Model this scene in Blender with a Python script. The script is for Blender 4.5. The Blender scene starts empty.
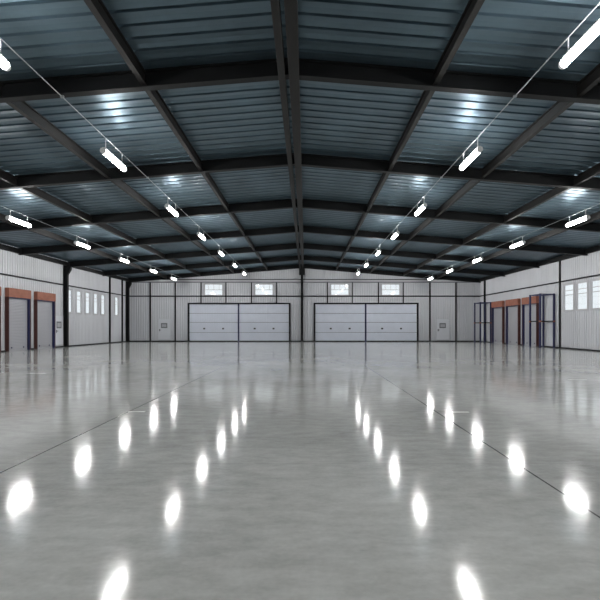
import bpy, math, random
from mathutils import Vector
PI = math.pi
random.seed(4)
S = bpy.context.scene
COL = S.collection

# ------------------------------------------------------------ camera
F = 449.0                                   # focal length in pixels of a 600 px frame
cam_d = bpy.data.cameras.new('camera'); cam = bpy.data.objects.new('camera', cam_d); COL.objects.link(cam)
cam.location = (0, 0, 1.55); cam.rotation_euler = (PI/2, 0, 0)
cam_d.sensor_width = 36; cam_d.lens = F/600*36
cam_d.shift_x = -5.5/600; cam_d.shift_y = 27.3/600
cam_d.clip_end = 300
S.camera = cam

# ------------------------------------------------------------ light and exposure
w = bpy.data.worlds.new('overcast_sky'); S.world = w; w.use_nodes = True
bg = w.node_tree.nodes['Background']
bg.inputs['Color'].default_value = (0.93, 0.96, 1.0, 1); bg.inputs['Strength'].default_value = 1.05
LAMP = 104.0
S.view_settings.view_transform = 'Standard'; S.view_settings.look = 'None'
S.view_settings.gamma = 1; S.view_settings.use_curve_mapping = False
S.view_settings.exposure = 0.12

# ------------------------------------------------------------ materials
def mat(name, col, rough=.5, metal=0., spec=.5, emit=None, es=0., noise=None, bump=None):
    m = bpy.data.materials.new(name); m.use_nodes = True
    nt = m.node_tree; b = nt.nodes['Principled BSDF']
    b.inputs['Base Color'].default_value = (*col, 1)
    b.inputs['Roughness'].default_value = rough
    b.inputs['Metallic'].default_value = metal
    b.inputs['Specular IOR Level'].default_value = spec
    if emit: b.inputs['Emission Color'].default_value = (*emit, 1); b.inputs['Emission Strength'].default_value = es
    if noise:                                 # (scale xyz, amount)
        sc, amt = noise
        tc = nt.nodes.new('ShaderNodeTexCoord'); mp = nt.nodes.new('ShaderNodeMapping')
        mp.inputs['Scale'].default_value = sc
        nz = nt.nodes.new('ShaderNodeTexNoise'); nz.inputs['Scale'].default_value = 1; nz.inputs['Detail'].default_value = 5
        rp = nt.nodes.new('ShaderNodeMapRange')
        rp.inputs['From Min'].default_value = .3; rp.inputs['From Max'].default_value = .7
        rp.inputs['To Min'].default_value = 1-amt; rp.inputs['To Max'].default_value = 1+amt
        mx = nt.nodes.new('ShaderNodeVectorMath'); mx.operation = 'SCALE'; mx.inputs[0].default_value = col
        nt.links.new(tc.outputs['Object'], mp.inputs['Vector']); nt.links.new(mp.outputs[0], nz.inputs['Vector'])
        nt.links.new(nz.outputs['Fac'], rp.inputs['Value']); nt.links.new(rp.outputs[0], mx.inputs['Scale'])
        nt.links.new(mx.outputs[0], b.inputs['Base Color'])
    return m

M = {}
M['wall'] = mat('ribbed_wall_sheet', (.575, .58, .608), .42, .0, .4, noise=((.5, .5, .15), .05))
M['front_wall'] = M['wall']
M['roof'] = mat('galvanised_roof_sheet', (.115, .168, .205), .38, .75, .5, noise=((.6, .25, .6), .22))
M['steel'] = mat('black_painted_steel', (.0065, .007, .0075), .55, .0, .22, noise=((2, 2, 2), .2))
M['purlin'] = mat('brown_black_steel', (.0085, .0078, .0074), .55, .0, .25, noise=((3, 1, 3), .25))
M['trim'] = mat('dark_trim', (.009, .009, .012), .5, 0, .25)
M['navy'] = mat('navy_paint', (.014, .018, .075), .4, 0, .5)
M['orange'] = mat('orange_brown_sheet', (.30, .115, .075), .5, 0, .3, noise=((4, 4, 4), .12))
M['brown'] = mat('red_brown_jamb', (.075, .028, .024), .5, 0, .3, noise=((3, 3, 3), .15))
M['panel'] = mat('white_sectional_panel', (.65, .68, .76), .4, 0, .4, noise=((1, 1, 1), .03))
M['seam'] = mat('grey_panel_seam', (.16, .16, .18), .5)
M['curtain'] = mat('grey_roller_slats', (.42, .42, .445), .4, .1, .4)
M['pdoor'] = mat('pale_grey_door', (.63, .645, .68), .4, 0, .4)
M['frame'] = mat('pale_window_frame', (.50, .50, .52), .45, 0, .4)
M['grey'] = mat('mid_grey_plastic', (.16, .165, .18), .4)
M['white'] = mat('white_enamel', (.80, .80, .80), .35, 0, .5)
M['black'] = mat('black_rubber', (.012, .012, .012), .5)
M['conduit'] = mat('galvanised_conduit', (.36, .38, .39), .4, .5)
M['glow'] = mat('lit_diffuser', (.9, .9, .9), .4, 0, .5, emit=(.99, .99, .98), es=LAMP)
M['paint'] = mat('white_floor_paint', (.80, .80, .76), .4)
g = bpy.data.materials.new('window_glass'); g.use_nodes = True; nt = g.node_tree; nt.nodes.clear()
o_ = nt.nodes.new('ShaderNodeOutputMaterial'); tr = nt.nodes.new('ShaderNodeBsdfTransparent')
gl = nt.nodes.new('ShaderNodeBsdfGlossy'); gl.inputs['Roughness'].default_value = .05; tr.inputs['Color'].default_value = (.93, .95, .95, 1)
fr = nt.nodes.new('ShaderNodeValue'); fr.outputs[0].default_value = .07; mx = nt.nodes.new('ShaderNodeMixShader')
nt.links.new(fr.outputs[0], mx.inputs[0]); nt.links.new(tr.outputs[0], mx.inputs[1]); nt.links.new(gl.outputs[0], mx.inputs[2])
nt.links.new(mx.outputs[0], o_.inputs['Surface']); M['glass'] = g

def floor_material():
    m = bpy.data.materials.new('polished_concrete'); m.use_nodes = True
    nt = m.node_tree; N = nt.nodes; L = nt.links; b = N['Principled BSDF']
    def math_(op, a, c=None, clamp=False):
        n = N.new('ShaderNodeMath'); n.operation = op; n.use_clamp = clamp
        for i, v in enumerate((a, c)):
            if v is None: continue
            if isinstance(v, (int, float)): n.inputs[i].default_value = v
            else: L.new(v, n.inputs[i])
        return n.outputs[0]
    tc = N.new('ShaderNodeTexCoord')
    def noise(scale, sc, detail=5, rough=.55):
        mp = N.new('ShaderNodeMapping'); mp.inputs['Scale'].default_value = scale
        n = N.new('ShaderNodeTexNoise'); n.inputs['Scale'].default_value = sc; n.inputs['Detail'].default_value = detail
        n.inputs['Roughness'].default_value = rough
        L.new(tc.outputs['Object'], mp.inputs['Vector']); L.new(mp.outputs[0], n.inputs['Vector']); return n.outputs['Fac']
    n1 = noise((1, 1, 1), .35, 6); n2 = noise((1, 2.2, 1), 3.0, 6, .65); n3 = noise((1, 1, 1), 22, 3)
    s = math_('ADD', math_('MULTIPLY', n1, .5), math_('ADD', math_('MULTIPLY', n2, .38), math_('MULTIPLY', n3, .12)))
    cr = N.new('ShaderNodeValToRGB'); L.new(s, cr.inputs[0])
    cr.color_ramp.elements[0].position = .34; cr.color_ramp.elements[0].color = (.40, .40, .375, 1)
    cr.color_ramp.elements[1].position = .66; cr.color_ramp.elements[1].color = (.73, .73, .70, 1)
    sp = N.new('ShaderNodeSeparateXYZ'); L.new(tc.outputs['Object'], sp.inputs[0])
    jx = None
    def line(v, x0, hw):
        return math_('LESS_THAN', math_('ABSOLUTE', math_('SUBTRACT', v, x0)), hw)
    j = line(sp.outputs[0], -3.25, .011)
    for x0 in (2.40,):
        j = math_('MAXIMUM', j, line(sp.outputs[0], x0, .011))
    jj = math_('MULTIPLY', j, .85)
    for y0 in (5.1, 22.3):
        jj = math_('MAXIMUM', jj, math_('MULTIPLY', line(sp.outputs[1], y0, .012), .10))
    mc = N.new('ShaderNodeMix'); mc.data_type = 'RGBA'; L.new(jj, mc.inputs['Factor'])
    L.new(cr.outputs[0], mc.inputs['A']); mc.inputs['B'].default_value = (.03, .03, .03, 1)
    L.new(mc.outputs['Result'], b.inputs['Base Color'])
    rr = N.new('ShaderNodeMapRange'); L.new(n2, rr.inputs['Value'])
    rr.inputs['From Min'].default_value = .3; rr.inputs['From Max'].default_value = .7
    rr.inputs['To Min'].default_value = .085; rr.inputs['To Max'].default_value = .12
    L.new(rr.outputs[0], b.inputs['Roughness']); b.inputs['IOR'].default_value = 1.5
    return m
M['floor'] = floor_material()

# ------------------------------------------------------------ helpers
class MB:
    def __init__(s): s.v = []; s.f = []
    def quad(s, *p):
        n = len(s.v); s.v += [tuple(q) for q in p]; s.f.append(tuple(range(n, n+len(p)))); return s
    def box(s, x0, x1, y0, y1, z0, z1):
        n = len(s.v)
        s.v += [(x, y, z) for z in (z0, z1) for y in (y0, y1) for x in (x0, x1)]
        s.f += [tuple(n+i for i in q) for q in ((0,2,3,1),(4,5,7,6),(0,1,5,4),(1,3,7,5),(3,2,6,7),(2,0,4,6))]; return s
    def prism(s, prof, a, b, axis='y'):
        """profile of 2-D points swept from a to b along an axis"""
        n = len(s.v); k = len(prof)
        for t in (a, b):
            for p, q in prof:
                s.v.append({'y': (p, t, q), 'x': (t, p, q), 'z': (p, q, t)}[axis])
        for i in range(k):
            j = (i+1) % k; s.f.append((n+i, n+j, n+k+j, n+k+i))
        s.f.append(tuple(n+i for i in range(k))[::-1]); s.f.append(tuple(n+k+i for i in range(k))); return s
    def tube(s, a, b, r, k=8):
        a = Vector(a); b = Vector(b); d = (b-a).normalized()
        u = d.orthogonal().normalized(); v = d.cross(u); n = len(s.v)
        for p in (a, b):
            for i in range(k):
                t = 2*PI*i/k; s.v.append(tuple(p+u*math.cos(t)*r+v*math.sin(t)*r))
        for i in range(k):
            j = (i+1) % k; s.f.append((n+i, n+j, n+k+j, n+k+i))
        s.f.append(tuple(range(n, n+k))[::-1]); s.f.append(tuple(range(n+k, n+2*k))); return s
    def build(s, name, m, parent=None, loc=(0, 0, 0), bevel=0):
        me = bpy.data.meshes.new(name); me.from_pydata(s.v, [], s.f); me.update()
        import bmesh
        bm = bmesh.new(); bm.from_mesh(me); bmesh.ops.recalc_face_normals(bm, faces=bm.faces); bm.to_mesh(me); bm.free()
        me.materials.append(m)
        o = bpy.data.objects.new(name, me); COL.objects.link(o); o.location = loc
        if parent: o.parent = parent
        if bevel:
            b = o.modifiers.new('bevel', 'BEVEL'); b.width = bevel; b.segments = 2; b.limit_method = 'ANGLE'
        return o
def tag(o, label=None, cat=None, group=None, kind=None):
    if label: o['label'] = label
    if cat: o['category'] = cat
    if group: o['group'] = group
    if kind: o['kind'] = kind
    return o
def empty(name, loc, rz=0):
    o = bpy.data.objects.new(name, None); COL.objects.link(o); o.location = loc; o.rotation_euler = (0, 0, rz)
    o.empty_display_size = .2; return o
def copy_tree(o, parent=None):
    c = o.copy(); COL.objects.link(c); c.parent = parent
    for ch in list(o.children): copy_tree(ch, c)
    return c
ORD = ['first', 'second', 'third', 'fourth', 'fifth', 'sixth', 'seventh', 'eighth', 'ninth', 'tenth']

# ------------------------------------------------------------ measures
XL, XR, YF, YB = -19.2, 18.9, -10.0, 48.67       # inner wall planes
RX, SL = -0.40, 0.082                            # ridge and roof slope
def roof(x): return 8.38 - SL*abs(x-RX)          # underside of the sheets
def under(x): return 7.93 - SL*abs(x-RX)         # underside of the rafters
FRAMES = [48.40, 42.46, 36.26, 30.05, 23.85, 17.64, 11.44, 5.23, -0.97, -7.18]
LROT, RROT, BROT = -PI/2, PI/2, PI               # local +y points into the room

# ------------------------------------------------------------ floor
fl = MB().box(XL-.3, XR+.3, YF-.3, YB+.3, -.15, 0).build('floor', M['floor'])
tag(fl, 'polished grey concrete floor reflecting the hanging lights', 'floor', kind='structure')

# ------------------------------------------------------------ walls of ribbed sheet with window openings
LEFT_W = [(36.45, .80), (37.98, .80), (39.50, .80), (41.02, .80), (42.50, .80), (45.56, .84)]
RIGHT_W = [(32.17, 1.18), (30.62, 1.18), (29.05, 1.18), (27.50, 1.18), (25.95, 1.18), (24.40, 1.18)]
WZ0, WZ1 = 2.75, 4.62
def bx(px): return (px-305.5)/F*YB
def bz(py): return 1.55+(327.3-py)/F*YB
BACK_W = [bx(213.7), bx(264), bx(339.8), bx(390.6)]
BWZ0, BWZ1, BWW = bz(295.2), bz(284.2), 1.96
def ribbed(u0, u1, top, openings, place, pitch=.25, depth=.035):
    us = []
    k = 0; u = u0
    while u < u1-1e-6:
        for a, d in ((0, 0), (.60, 0), (.70, 1), (.90, 1)):
            t = u+a*pitch
            if t < u1: us.append((t, d*depth))
        u += pitch
    us.append((u1, 0))
    def dep(t):
        for (a, da), (b, db) in zip(us, us[1:]):
            if a <= t <= b: return da+(db-da)*(t-a)/(b-a)
        return 0
    ext = [(e, dep(e)) for op in openings for e in op[:2]]
    if RX > u0 and RX < u1 and place is P_BACK: ext.append((RX, dep(RX)))
    us = sorted(us+ext)
    zs = sorted({0.0, *[z for op in openings for z in op[2:]]})
    mb = MB()
    for (a, da), (b, db) in zip(us, us[1:]):
        if b-a < 1e-5: continue
        zz = zs+[None]
        for z0, z1 in zip(zz, zz[1:]):
            za, zb = (top(a), top(b)) if z1 is None else (z1, z1)
            c = (a+b)/2; cz = (z0+za)/2
            if any(o[0] < c < o[1] and o[2] < cz < o[3] for o in openings): continue
            mb.quad(place(a, da, z0), place(b, db, z0), place(b, db, zb), place(a, da, za))
    return mb
P_BACK = lambda u, d, z: (u, YB-d, z)
P_FRONT = lambda u, d, z: (u, YF+d, z)
P_LEFT = lambda u, d, z: (XL+d, u, z)
P_RIGHT = lambda u, d, z: (XR-d, u, z)
ob = [(x-BWW/2, x+BWW/2, BWZ0, BWZ1) for x in BACK_W]
tag(ribbed(XL, XR, roof, ob, P_BACK).build('wall_back', M['wall']), 'grey ribbed metal end wall with two pairs of wide doors', 'wall', kind='structure')
tag(ribbed(XL, XR, roof, [], P_FRONT).build('wall_front', M['wall']), 'grey ribbed metal wall behind the viewer', 'wall', kind='structure')
tag(ribbed(YF, YB, lambda u: roof(XL), [(y-w_/2, y+w_/2, WZ0, WZ1) for y, w_ in LEFT_W], P_LEFT).build('wall_left', M['wall']),
    'grey ribbed metal wall on the left with two roller doors', 'wall', kind='structure')
tag(ribbed(YF, YB, lambda u: roof(XR), [(y-w_/2, y+w_/2, WZ0, WZ1) for y, w_ in RIGHT_W], P_RIGHT).build('wall_right', M['wall']),
    'grey ribbed metal wall on the right with three roller doors', 'wall', kind='structure')

# ------------------------------------------------------------ roof sheets: ribs run across the hall
def roof_sheet():
    mb = MB(); pts = []
    y = YF; P = .43
    while y < YB-.01:
        for a, d in ((0, 0), (.40, .012), (.78, 0), (.82, .07), (.96, .07)):
            pts.append((min(y+a*P, YB), d))
        y += P
    pts.append((YB, 0))
    for (a, da), (b, db) in zip(pts, pts[1:]):
        if b-a < 1e-5: continue
        for x0, x1 in ((XL, RX), (RX, XR)):
            mb.quad((x0, a, roof(x0)+da), (x1, a, roof(x1)+da), (x1, b, roof(x1)+db), (x0, b, roof(x0)+db))
    return mb
tag(roof_sheet().build('ceiling', M['roof']), 'blue grey corrugated metal roof sheets above the dark beams', 'roof', kind='structure')

# ------------------------------------------------------------ baseboards
def base(name, mb, lab): tag(mb.build(name, M['trim']), lab, 'baseboard', kind='structure')
base('baseboard_back', MB().box(XL+.05, XR-.05, YB-.10, YB-.036, 0, .11), 'thin dark skirting along the end wall')
base('baseboard_left', MB().box(XL+.036, XL+.09, YF, YB-.1, 0, .085), 'thin dark skirting along the left wall')
base('baseboard_right', MB().box(XR-.09, XR-.036, YF, YB-.1, 0, .085), 'thin dark skirting along the right wall')

# ------------------------------------------------------------ steel frame
def rafter_mb():
    mb = MB(); X0, X1 = XL+.02, XR-.02
    def strip(dz0, dz1, hy):            # part of the I section following both slopes
        for a, b in ((X0, RX), (RX, X1)):
            n = len(mb.v)
            for x in (a, b):
                z = under(x)
                mb.v += [(x, -hy, z+dz0), (x, hy, z+dz0), (x, hy, z+dz1), (x, -hy, z+dz1)]
            mb.f += [tuple(n+i for i in q) for q in ((0,1,5,4),(1,2,6,5),(2,3,7,6),(3,0,4,7),(0,3,2,1),(4,5,6,7))]
    strip(0, .03, .11); strip(.03, .40, .012); strip(.40, .43, .11)
    return mb
raf = None
for i, y in enumerate(FRAMES):
    if raf is None: raf = rafter_mb().build('roof_rafter', M['steel']); o = raf
    else: o = raf.copy(); COL.objects.link(o)
    o.location = (0, y, 0)
    tag(o, 'black steel roof rafter crossing the hall, %s' % ('against the end wall' if i == 0 else ORD[i-1]+' one out from the end wall'), 'rafter', 'roof rafters')
# long beams running down the hall between the rafters
offs = [3.70, 7.33, 10.95, 14.55]
names = ['nearest the ridge', 'second out from the ridge', 'third out from the ridge', 'outermost before the wall']
for side, sn in ((-1, 'left'), (1, 'right')):
    for k, d in enumerate(offs):
        x = RX+side*d; z = under(x)
        mb = MB().box(x-.068, x+.068, YF+.05, YB-.05, z+.06, z+.085).box(x-.012, x+.012, YF+.05, YB-.05, z+.085, z+.36).box(x-.068, x+.068, YF+.05, YB-.05, z+.36, z+.385)
        tag(mb.build('roof_beam', M['purlin']), 'long dark roof beam on the %s slope, %s' % (sn, names[k]), 'beam', 'long roof beams')
for side, x, wd, lab in ((-1, -.60, .17, 'narrow dark ridge beam, left of the pair'), (1, -.29, .26, 'wide dark ridge beam, right of the pair')):
    mb = MB().box(x-wd/2, x+wd/2, YF+.05, YB-.05, under(x)-.04, under(x)+.25)
    tag(mb.build('ridge_beam', M['purlin'], bevel=.01), lab+' under the roof peak', 'beam', 'ridge beams')
for side, x, sn in ((-1, XL, 'left'), (1, XR, 'right')):
    x0, x1 = (x+.036, x+.20) if side < 0 else (x-.20, x-.036)
    tag(MB().box(x0, x1, YF+.05, YB-.05, 6.46, 6.78).build('eave_beam', M['steel']), 'black beam along the top of the %s wall' % sn, 'beam', 'eave beams')
# horizontal wall rails
tag(MB().box(XL+.04, XR-.04, YB-.10, YB-.036, 4.86, 4.98).build('wall_rail', M['trim']), 'dark horizontal rail across the end wall below its windows', 'rail')
r_ = empty('wall_rail', (0, YB-.036, 6.58))
MB().box(-17.6, 16.9, -.11, 0, .10, .18).build('upper_strip', M['trim'], r_)
MB().box(-18.9, 18.6, -.08, 0, -.10, .10).build('web', M['frame'], r_)
MB().box(-18.9, 18.6, -.10, 0, -.20, -.10).build('lower_strip', M['seam'], r_)
tag(r_, 'topmost horizontal rail across the end wall above the windows', 'rail')
tag(MB().box(XL+.036, XL+.09, YF, YB-.12, 4.86, 4.96).build('wall_rail', M['trim']), 'thin dark horizontal rail along the left wall', 'rail')
tag(MB().box(XR-.09, XR-.036, YF, YB-.12, 4.86, 4.96).build('wall_rail', M['trim']), 'thin dark horizontal rail along the right wall', 'rail')
# columns
def big_column(y, lab):
    e = empty('steel_column', (XL+.04, y, 0))
    MB().box(0, .025, -.12, .12, 0, 6.46).box(.025, .295, -.012, .012, 0, 6.42).box(.295, .32, -.12, .12, 0, 6.42).build('shaft', M['steel'], e)
    MB().prism([(.32, 5.70), (.32, 6.40), (.60, 6.36), (.56, 6.10)], -.11, .11, 'y').build('haunch', M['steel'], e)
    MB().box(-.0, .42, -.16, .16, 0, .03).build('base_plate', M['steel'], e)
    tag(e, lab, 'column', 'thick wall columns')
big_column(35.62, 'thick black steel column between roller doors and left windows')
big_column(47.95, 'thick black steel column in the far left corner')
e = empty('steel_column', (bx(302), YB-.22, 0))
MB().box(-.14, .14, -.10, -.085, 0, 7.2).box(-.012, .012, -.085, .085, 0, 7.2).box(-.14, .14, .085, .10, 0, 7.2).build('shaft', M['steel'], e)
MB().box(-.30, .30, -.14, .10, 7.18, 7.93).build('head_box', M['steel'], e, bevel=.02)
tag(e, 'black steel column at the middle of the end wall under the ridge', 'column')
def post(x0, x1, y0, y1, z0, z1, lab, group, m='steel'):
    o = MB().box(x0, x1, y0, y1, z0, z1).build('wall_post', M[m]); tag(o, lab, 'post', group); return o
post(XL+.036, XL+.15, 43.80, 43.95, 0, 6.46, 'thin black wall post between the fifth and sixth left windows', 'thin wall posts')
post(XL+.036, XL+.15, 46.75, 46.90, 0, 6.46, 'thin black wall post just before the far left corner', 'thin wall posts')
post(XR-.13, XR-.036, 33.16, 33.28, 0, 6.46, 'thin black post on the right wall between windows and steel rack', 'thin wall posts')
post(XR-.18, XR-.036, 47.0, 47.2, 0, 6.46, 'thin black wall post just before the far right corner', 'thin wall posts')
for px, lab in ((150.7, 'left of the left personnel door'), (175.6, 'right of the left personnel door'), (429.6, 'left of the right personnel door'), (455.5, 'right of the right personnel door')):
    post(bx(px)-.075, bx(px)+.075, YB-.16, YB-.11, 0, 6.38, 'thin black full height post on the end wall '+lab, 'full height end wall posts')
for i, x in enumerate(BACK_W):
    for s_, t_ in ((-1, 'left'), (1, 'right')):
        cx = x+s_*1.345
        post(cx-.05, cx+.05, YB-.15, YB-.11, 4.20, 6.38, 'short dark post %s of the %s window in the end wall' % (t_, ORD[i]), 'short end wall posts')

# ------------------------------------------------------------ windows
wn = [0]
def window(loc, rz, w_, h, lab, bars):
    """origin at bottom centre, local +y into the room"""
    wn[0] += 1
    e = empty('window_%d' % wn[0], loc, rz); t = .05
    m = MB()
    for a in (-1, 1): m.box(min(a*w_/2, a*(w_/2-t)), max(a*w_/2, a*(w_/2-t)), -.03, .05, 0, h)
    m.box(-w_/2+t, w_/2-t, -.03, .05, 0, t).box(-w_/2+t, w_/2-t, -.03, .05, h-t, h)
    o = m.build('window_frame', M['frame'], e)
    MB().box(-w_/2+t, w_/2-t, -.015, -.007, t, h-t).build('pane', M['glass'], e)
    m = MB()
    if bars == 'side':
        for z in (.60*h, .77*h): m.box(-w_/2+t, w_/2-t, -.022, -.002, z-.022, z+.022)
    else:
        m.box(-w_/2+t, w_/2-t, -.022, -.002, .50*h-.02, .50*h+.02)
        for x in (-w_*.3, 0, w_*.3): m.box(x-.018, x+.018, -.022, -.002, .5*h, h-t)
    m.build('glazing_bars', M['frame'], e)
    m = MB(); q = .09
    for a in (-1, 1): m.box(min(a*w_/2, a*(w_/2+q)), max(a*w_/2, a*(w_/2+q)), .036, .06, -q, h+q)
    m.box(-w_/2, w_/2, .036, .06, -q, 0).box(-w_/2, w_/2, .036, .06, h, h+q)
    m.build('casing', M['frame'], e)
    tag(e, lab, 'window', kind='structure')
for i, x in enumerate(BACK_W):
    window((x, YB, BWZ0), BROT, BWW, BWZ1-BWZ0, 'bright landscape window high in the end wall, %s from the left' % ORD[i], 'back')
for i, (y, w_) in enumerate(LEFT_W):
    window((XL, y, WZ0), LROT, w_, WZ1-WZ0, 'tall narrow bright window in the left wall, %s from the thick column' % ORD[i], 'side')
for i, (y, w_) in enumerate(RIGHT_W):
    window((XR, y, WZ0), RROT, w_, WZ1-WZ0, 'tall bright window in the right wall, %s from the thin post' % ORD[i], 'side')

# ------------------------------------------------------------ wide sectional doors
dn = [0]
def door_name(): dn[0] += 1; return 'door_%d' % dn[0]
TOPZ = bz(304.3)
def sectional(pl, pr, lab):
    x0, x1 = bx(pl), bx(pr); c = (x0+x1)/2; h = (x1-x0)/2
    e = empty(door_name(), (c, YB-.04, 0), BROT)
    cuts = [0.02, bz(332.5), bz(322.4), bz(313.4), TOPZ]
    for a, b in zip(cuts, cuts[1:]):
        m = MB(); nr = 20; q = 2*h/nr          # shallow upright ribs
        for r in range(nr): m.box(-h+r*q+.012, -h+(r+1)*q-.012, .03, .055, a+.018, b-.018)
        m.box(-h, h, .0, .045, a+.018, b-.018)
        m.build('door_section', M['panel'], e)
    m = MB()
    for z in cuts[1:-1]: m.box(-h, h, .002, .035, z-.018, z+.018)
    m.build('seam', M['seam'], e)
    for sx in (-1, 1):
        hx = sx*1.02
        hd = MB().box(hx-.11, hx+.11, .055, .075, bz(329.4), bz(327.8)).build('handle', M['grey'], e, bevel=.01)
        MB().box(hx-.09, hx+.09, .075, .10, bz(329.0), bz(328.3)).build('grip', M['black'], hd)
    tag(e, lab, 'door', kind='structure')
sectional(189.7, 238.0, 'white four-panel sectional door, leftmost of the four in the end wall')
sectional(239.4, 289.0, 'white four-panel sectional door just left of the middle column')
sectional(315.4, 364.8, 'white four-panel sectional door just right of the middle column')
sectional(366.2, 416.6, 'white four-panel sectional door, rightmost of the four in the end wall')
for k, (a, mid, b, lab) in enumerate(((188.9, 238.7, 289.8, 'left'), (314.5, 365.5, 417.4, 'right'))):
    e = empty('door_surround', (bx(mid), YB-.04, 0)); tag(e, 'black frame with navy divider around the %s pair of sectional doors' % lab, 'door frame')
    A, B_ = bx(a)-bx(mid), bx(b)-bx(mid)
    for q in (A, B_): MB().box(q-.09, q+.09, -.15, 0, 0, TOPZ+.02).build('jamb', M['trim'], e)
    MB().box(A-.09, B_+.09, -.15, 0, TOPZ+.02, TOPZ+.15).build('lintel', M['trim'], e)
    MB().box(-.08, .08, -.13, 0, 0, TOPZ+.02).build('divider', M['navy'], e)

# ------------------------------------------------------------ personnel doors
def pdoor(loc, rz, lab, flip=1, w_=1.30):
    e = empty(door_name(), loc, rz); h = 2.42
    MB().box(-w_/2, w_/2, .036, .075, .02, h).build('door_leaf', M['pdoor'], e, bevel=.006)
    m = MB()
    for a in (-1, 1): m.box(min(a*w_/2, a*(w_/2+.05)), max(a*w_/2, a*(w_/2+.05)), .036, .085, 0, h+.05)
    m.box(-w_/2, w_/2, .036, .085, h, h+.05); m.build('door_frame', M['wall'], e)
    cx = flip*.02
    m = MB().box(cx-.34, cx+.34, .075, .09, 1.47, 1.58).box(cx-.34, cx+.34, .075, .09, 1.88, 2.0).box(cx-.34, cx-.25, .075, .09, 1.58, 1.88).box(cx+.25, cx+.34, .075, .09, 1.58, 1.88)
    f_ = m.build('window_frame', M['grey'], e)
    MB().box(cx-.25, cx+.25, .076, .082, 1.58, 1.88).build('pane', M['curtain'], f_)
    hx = flip*(w_/2-.14)
    hd = MB().box(hx-.05, hx+.05, .075, .09, 1.12, 1.36).build('handle', M['grey'], e)
    MB().box(min(hx, hx-flip*.16), max(hx, hx-flip*.16), .09, .13, 1.24, 1.28).build('lever', M['black'], hd)
    MB().box(-w_/2, w_/2, .075, .083, .02, .2).build('kick_plate', M['curtain'], e)
    tag(e, lab, 'door', kind='structure')
pdoor((bx(164.6), YB, 0), BROT, 'pale grey personnel door at the left of the end wall', 1)
pdoor((bx(442.6), YB, 0), BROT, 'pale grey personnel door at the right of the end wall', 1)
pdoor((XL, 34.85, 0), LROT, 'pale grey personnel door on the left wall beside the thick column', 1, 1.05)

# ------------------------------------------------------------ roller doors with orange hoods
def roller(loc, rz, lab, W):
    e = empty(door_name(), loc, rz); h = W/2; z0, z1 = 3.50, 4.08
    m = MB()                                     # slatted curtain
    z = .12; prof = []
    n = 34; dz = (z0-z)/n
    for i in range(n):
        a = z+i*dz; prof += [(.075, a), (.092, a+dz*.25), (.092, a+dz*.75), (.075, a+dz*.98)]
    for (d0, a), (d1, b) in zip(prof, prof[1:]):
        m.quad((-h+.12, d0, a), (h-.12, d0, a), (h-.12, d1, b), (-h+.12, d1, b))
    m.build('curtain', M['curtain'], e)
    MB().box(-h+.12, h-.12, .06, .10, .0, .12).build('bottom_bar', M['curtain'], e)
    for sx in (-1, 1):
        MB().box(sx*.62-.05, sx*.62+.05, .10, .13, .17, .27).build('handle', M['navy'], e, bevel=.01)
        a, b = sorted((sx*h, sx*(h-.05)))
        MB().box(a, b, .036, .27, 0, z0).build('jamb', M['brown'], e)
        a, b = sorted((sx*(h-.05), sx*(h-.12)))
        MB().box(a, b, .05, .24, 0, z0-.06).build('guide_rail', M['navy'], e)
    MB().box(-h, h, .036, .30, z0, z1).build('hood', M['orange'], e, bevel=.012)
    MB().box(-h+.09, h-.09, .05, .25, z0-.06, z0).build('header_rail', M['navy'], e)
    tag(e, lab, 'door', kind='structure')
roller((XL, 29.79, 0), LROT, 'grey roller door with orange hood on left wall, the left of the two seen whole', 2.33)
roller((XL, 32.83, 0), LROT, 'grey roller door with orange hood on left wall, nearer the personnel door', 2.33)
roller((XL, 26.75, 0), LROT, 'grey roller door with orange hood on left wall, mostly cut off by the left edge', 2.33)
for y, t in ((37.45, 'nearest, partly behind the steel rack'), (40.60, 'middle of three'), (43.74, 'farthest of three')):
    roller((XR, y, 0), RROT, 'grey roller door with orange hood on right wall, '+t, 2.45)

# ------------------------------------------------------------ navy steel racks
def rack(y0, lab):
    e = empty('steel_rack', (18.18, y0+.75, 0)); X, Y, H = .52, .75, 4.10; p = .06
    for sx in (-1, 1):
        for sy in (-1, 1):
            u = MB().box(sx*X-p, sx*X+p, sy*Y-p, sy*Y+p, 0, H).build('upright', M['navy'], e, bevel=.008)
            MB().box(sx*X-.08, sx*X+.08, sy*Y-.08, sy*Y+.08, 0, .015).build('foot_plate', M['navy'], u)
            MB().box(sx*X-p-.012, sx*X+p+.012, sy*Y-p-.012, sy*Y+p+.012, 1.94, 2.06).build('bracket', M['orange'], u)
    for z, m_ in ((H-.10, 'navy'), (1.97, 'steel')):
        for sx in (-1, 1): MB().box(sx*X-.025, sx*X+.025, -Y+p, Y-p, z, z+.08).build('beam', M[m_], e)
        for sy in (-1, 1): MB().box(-X+p, X-p, sy*Y-.025, sy*Y+.025, z, z+.08).build('beam', M[m_], e)
    tag(e, lab, 'rack', 'empty steel racks')
rack(33.8, 'empty tall navy steel rack frame in front of the nearest right roller door')
rack(45.35, 'empty tall navy steel rack frame in the far right corner')

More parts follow.
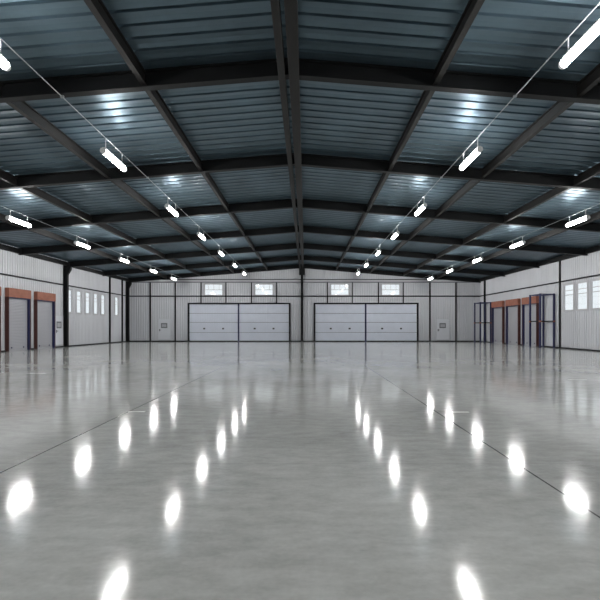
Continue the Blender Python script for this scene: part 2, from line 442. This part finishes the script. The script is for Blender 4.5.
# ------------------------------------------------------------ hanging lights on their conduits
LY = [14.55, 20.85, 26.75, 32.90, 39.20, 45.20]
ROWS = [(-6.20, 7.42, 6.98, 'left inner'), (5.34, 7.44, 7.02, 'right inner'), (-13.30, 6.85, 6.46, 'left outer'), (12.62, 6.85, 6.48, 'right outer')]
def make_light(dr):
    e = empty('ceiling_light', (0, 0, 0)); L_ = .83
    prof = [(-.055, .0)]
    n = 10
    prof = [(.082*math.cos(PI+PI*i/n), -.02+.078*math.sin(PI+PI*i/n)) for i in range(n+1)]
    prof += [(.074, .02), (.05, .05), (-.05, .05), (-.074, .02)]
    MB().prism(prof, -L_+.06, L_-.06, 'y').build('diffuser', M['glow'], e)
    MB().prism([(-.055, .05), (.055, .05), (.045, .10), (-.045, .10)], -L_+.06, L_-.06, 'y').build('housing', M['white'], e)
    for s_ in (-1, 1):
        a, b = sorted((s_*(L_-.06), s_*L_))
        pr = [(p*1.06, q*1.18) for p, q in prof]
        c = MB().prism(pr, a, b, 'y').build('end_cap', M['white'], e)
        a, b = sorted((s_*(L_-.11), s_*(L_-.085)))
        MB().prism([(p*1.08, q*1.08) for p, q in prof], a, b, 'y').build('clip', M['grey'], c)
    for s_ in (-1, 1):
        h = MB().tube((0, s_*.62, .10), (0, s_*.62, dr), .015, 6).build('hanger', M['white'], e)
        MB().box(-.03, .03, s_*.62-.03, s_*.62+.03, .10, .13).build('bracket', M['white'], h)
    return e
protos = {}
for x, zc, zl, nm in ROWS:
    e = empty('light_conduit', (x, 0, zc))
    MB().tube((0, YF+.1, 0), (0, YB-.2, 0), .013, 8).build('pipe', M['conduit'], e)
    for y in FRAMES:
        MB().box(-.04, .04, y-.03, y+.03, -.022, under(x)-zc).build('clamp', M['conduit'], e)
    tag(e, 'thin grey conduit carrying the %s row of hanging lights' % nm, 'conduit', 'light conduits')
    dr = round(zc-zl-.012, 3)
    ys = LY+([8.5, 2.5, -3.5] if 'inner' in nm else [8.5, 2.5])
    for k, y in enumerate(ys):
        if dr not in protos: protos[dr] = make_light(dr); o = protos[dr]
        else: o = copy_tree(protos[dr])
        o.location = (x, y, zl)
        if k < 6: lab = 'glowing white tube light hanging in the %s row, %s counted from the end wall' % (nm, ORD[5-k])
        else: lab = 'glowing white tube light of the %s row overhead, %s from the end wall' % (nm, ORD[k])
        tag(o, lab, 'light', 'hanging tube lights')

# ------------------------------------------------------------ short painted marks on the floor
for x0, x1, y, lab in ((-3.25, -2.95, 8.25, 'short white painted dash on the floor at the left joint line'),
                       (2.58, 2.98, 8.20, 'short white painted dash on the floor near the right joint line'),
                       (-9.35, -8.75, 15.1, 'pale painted dash on the floor far left before the roller doors'),
                       (7.75, 8.30, 13.25, 'pale painted dash on the floor far right before the windows')):
    o = MB().box(x0, x1, y-.035, y+.035, 0, .004).build('floor_mark', M['paint']); tag(o, lab, 'floor marking', 'painted floor dashes')
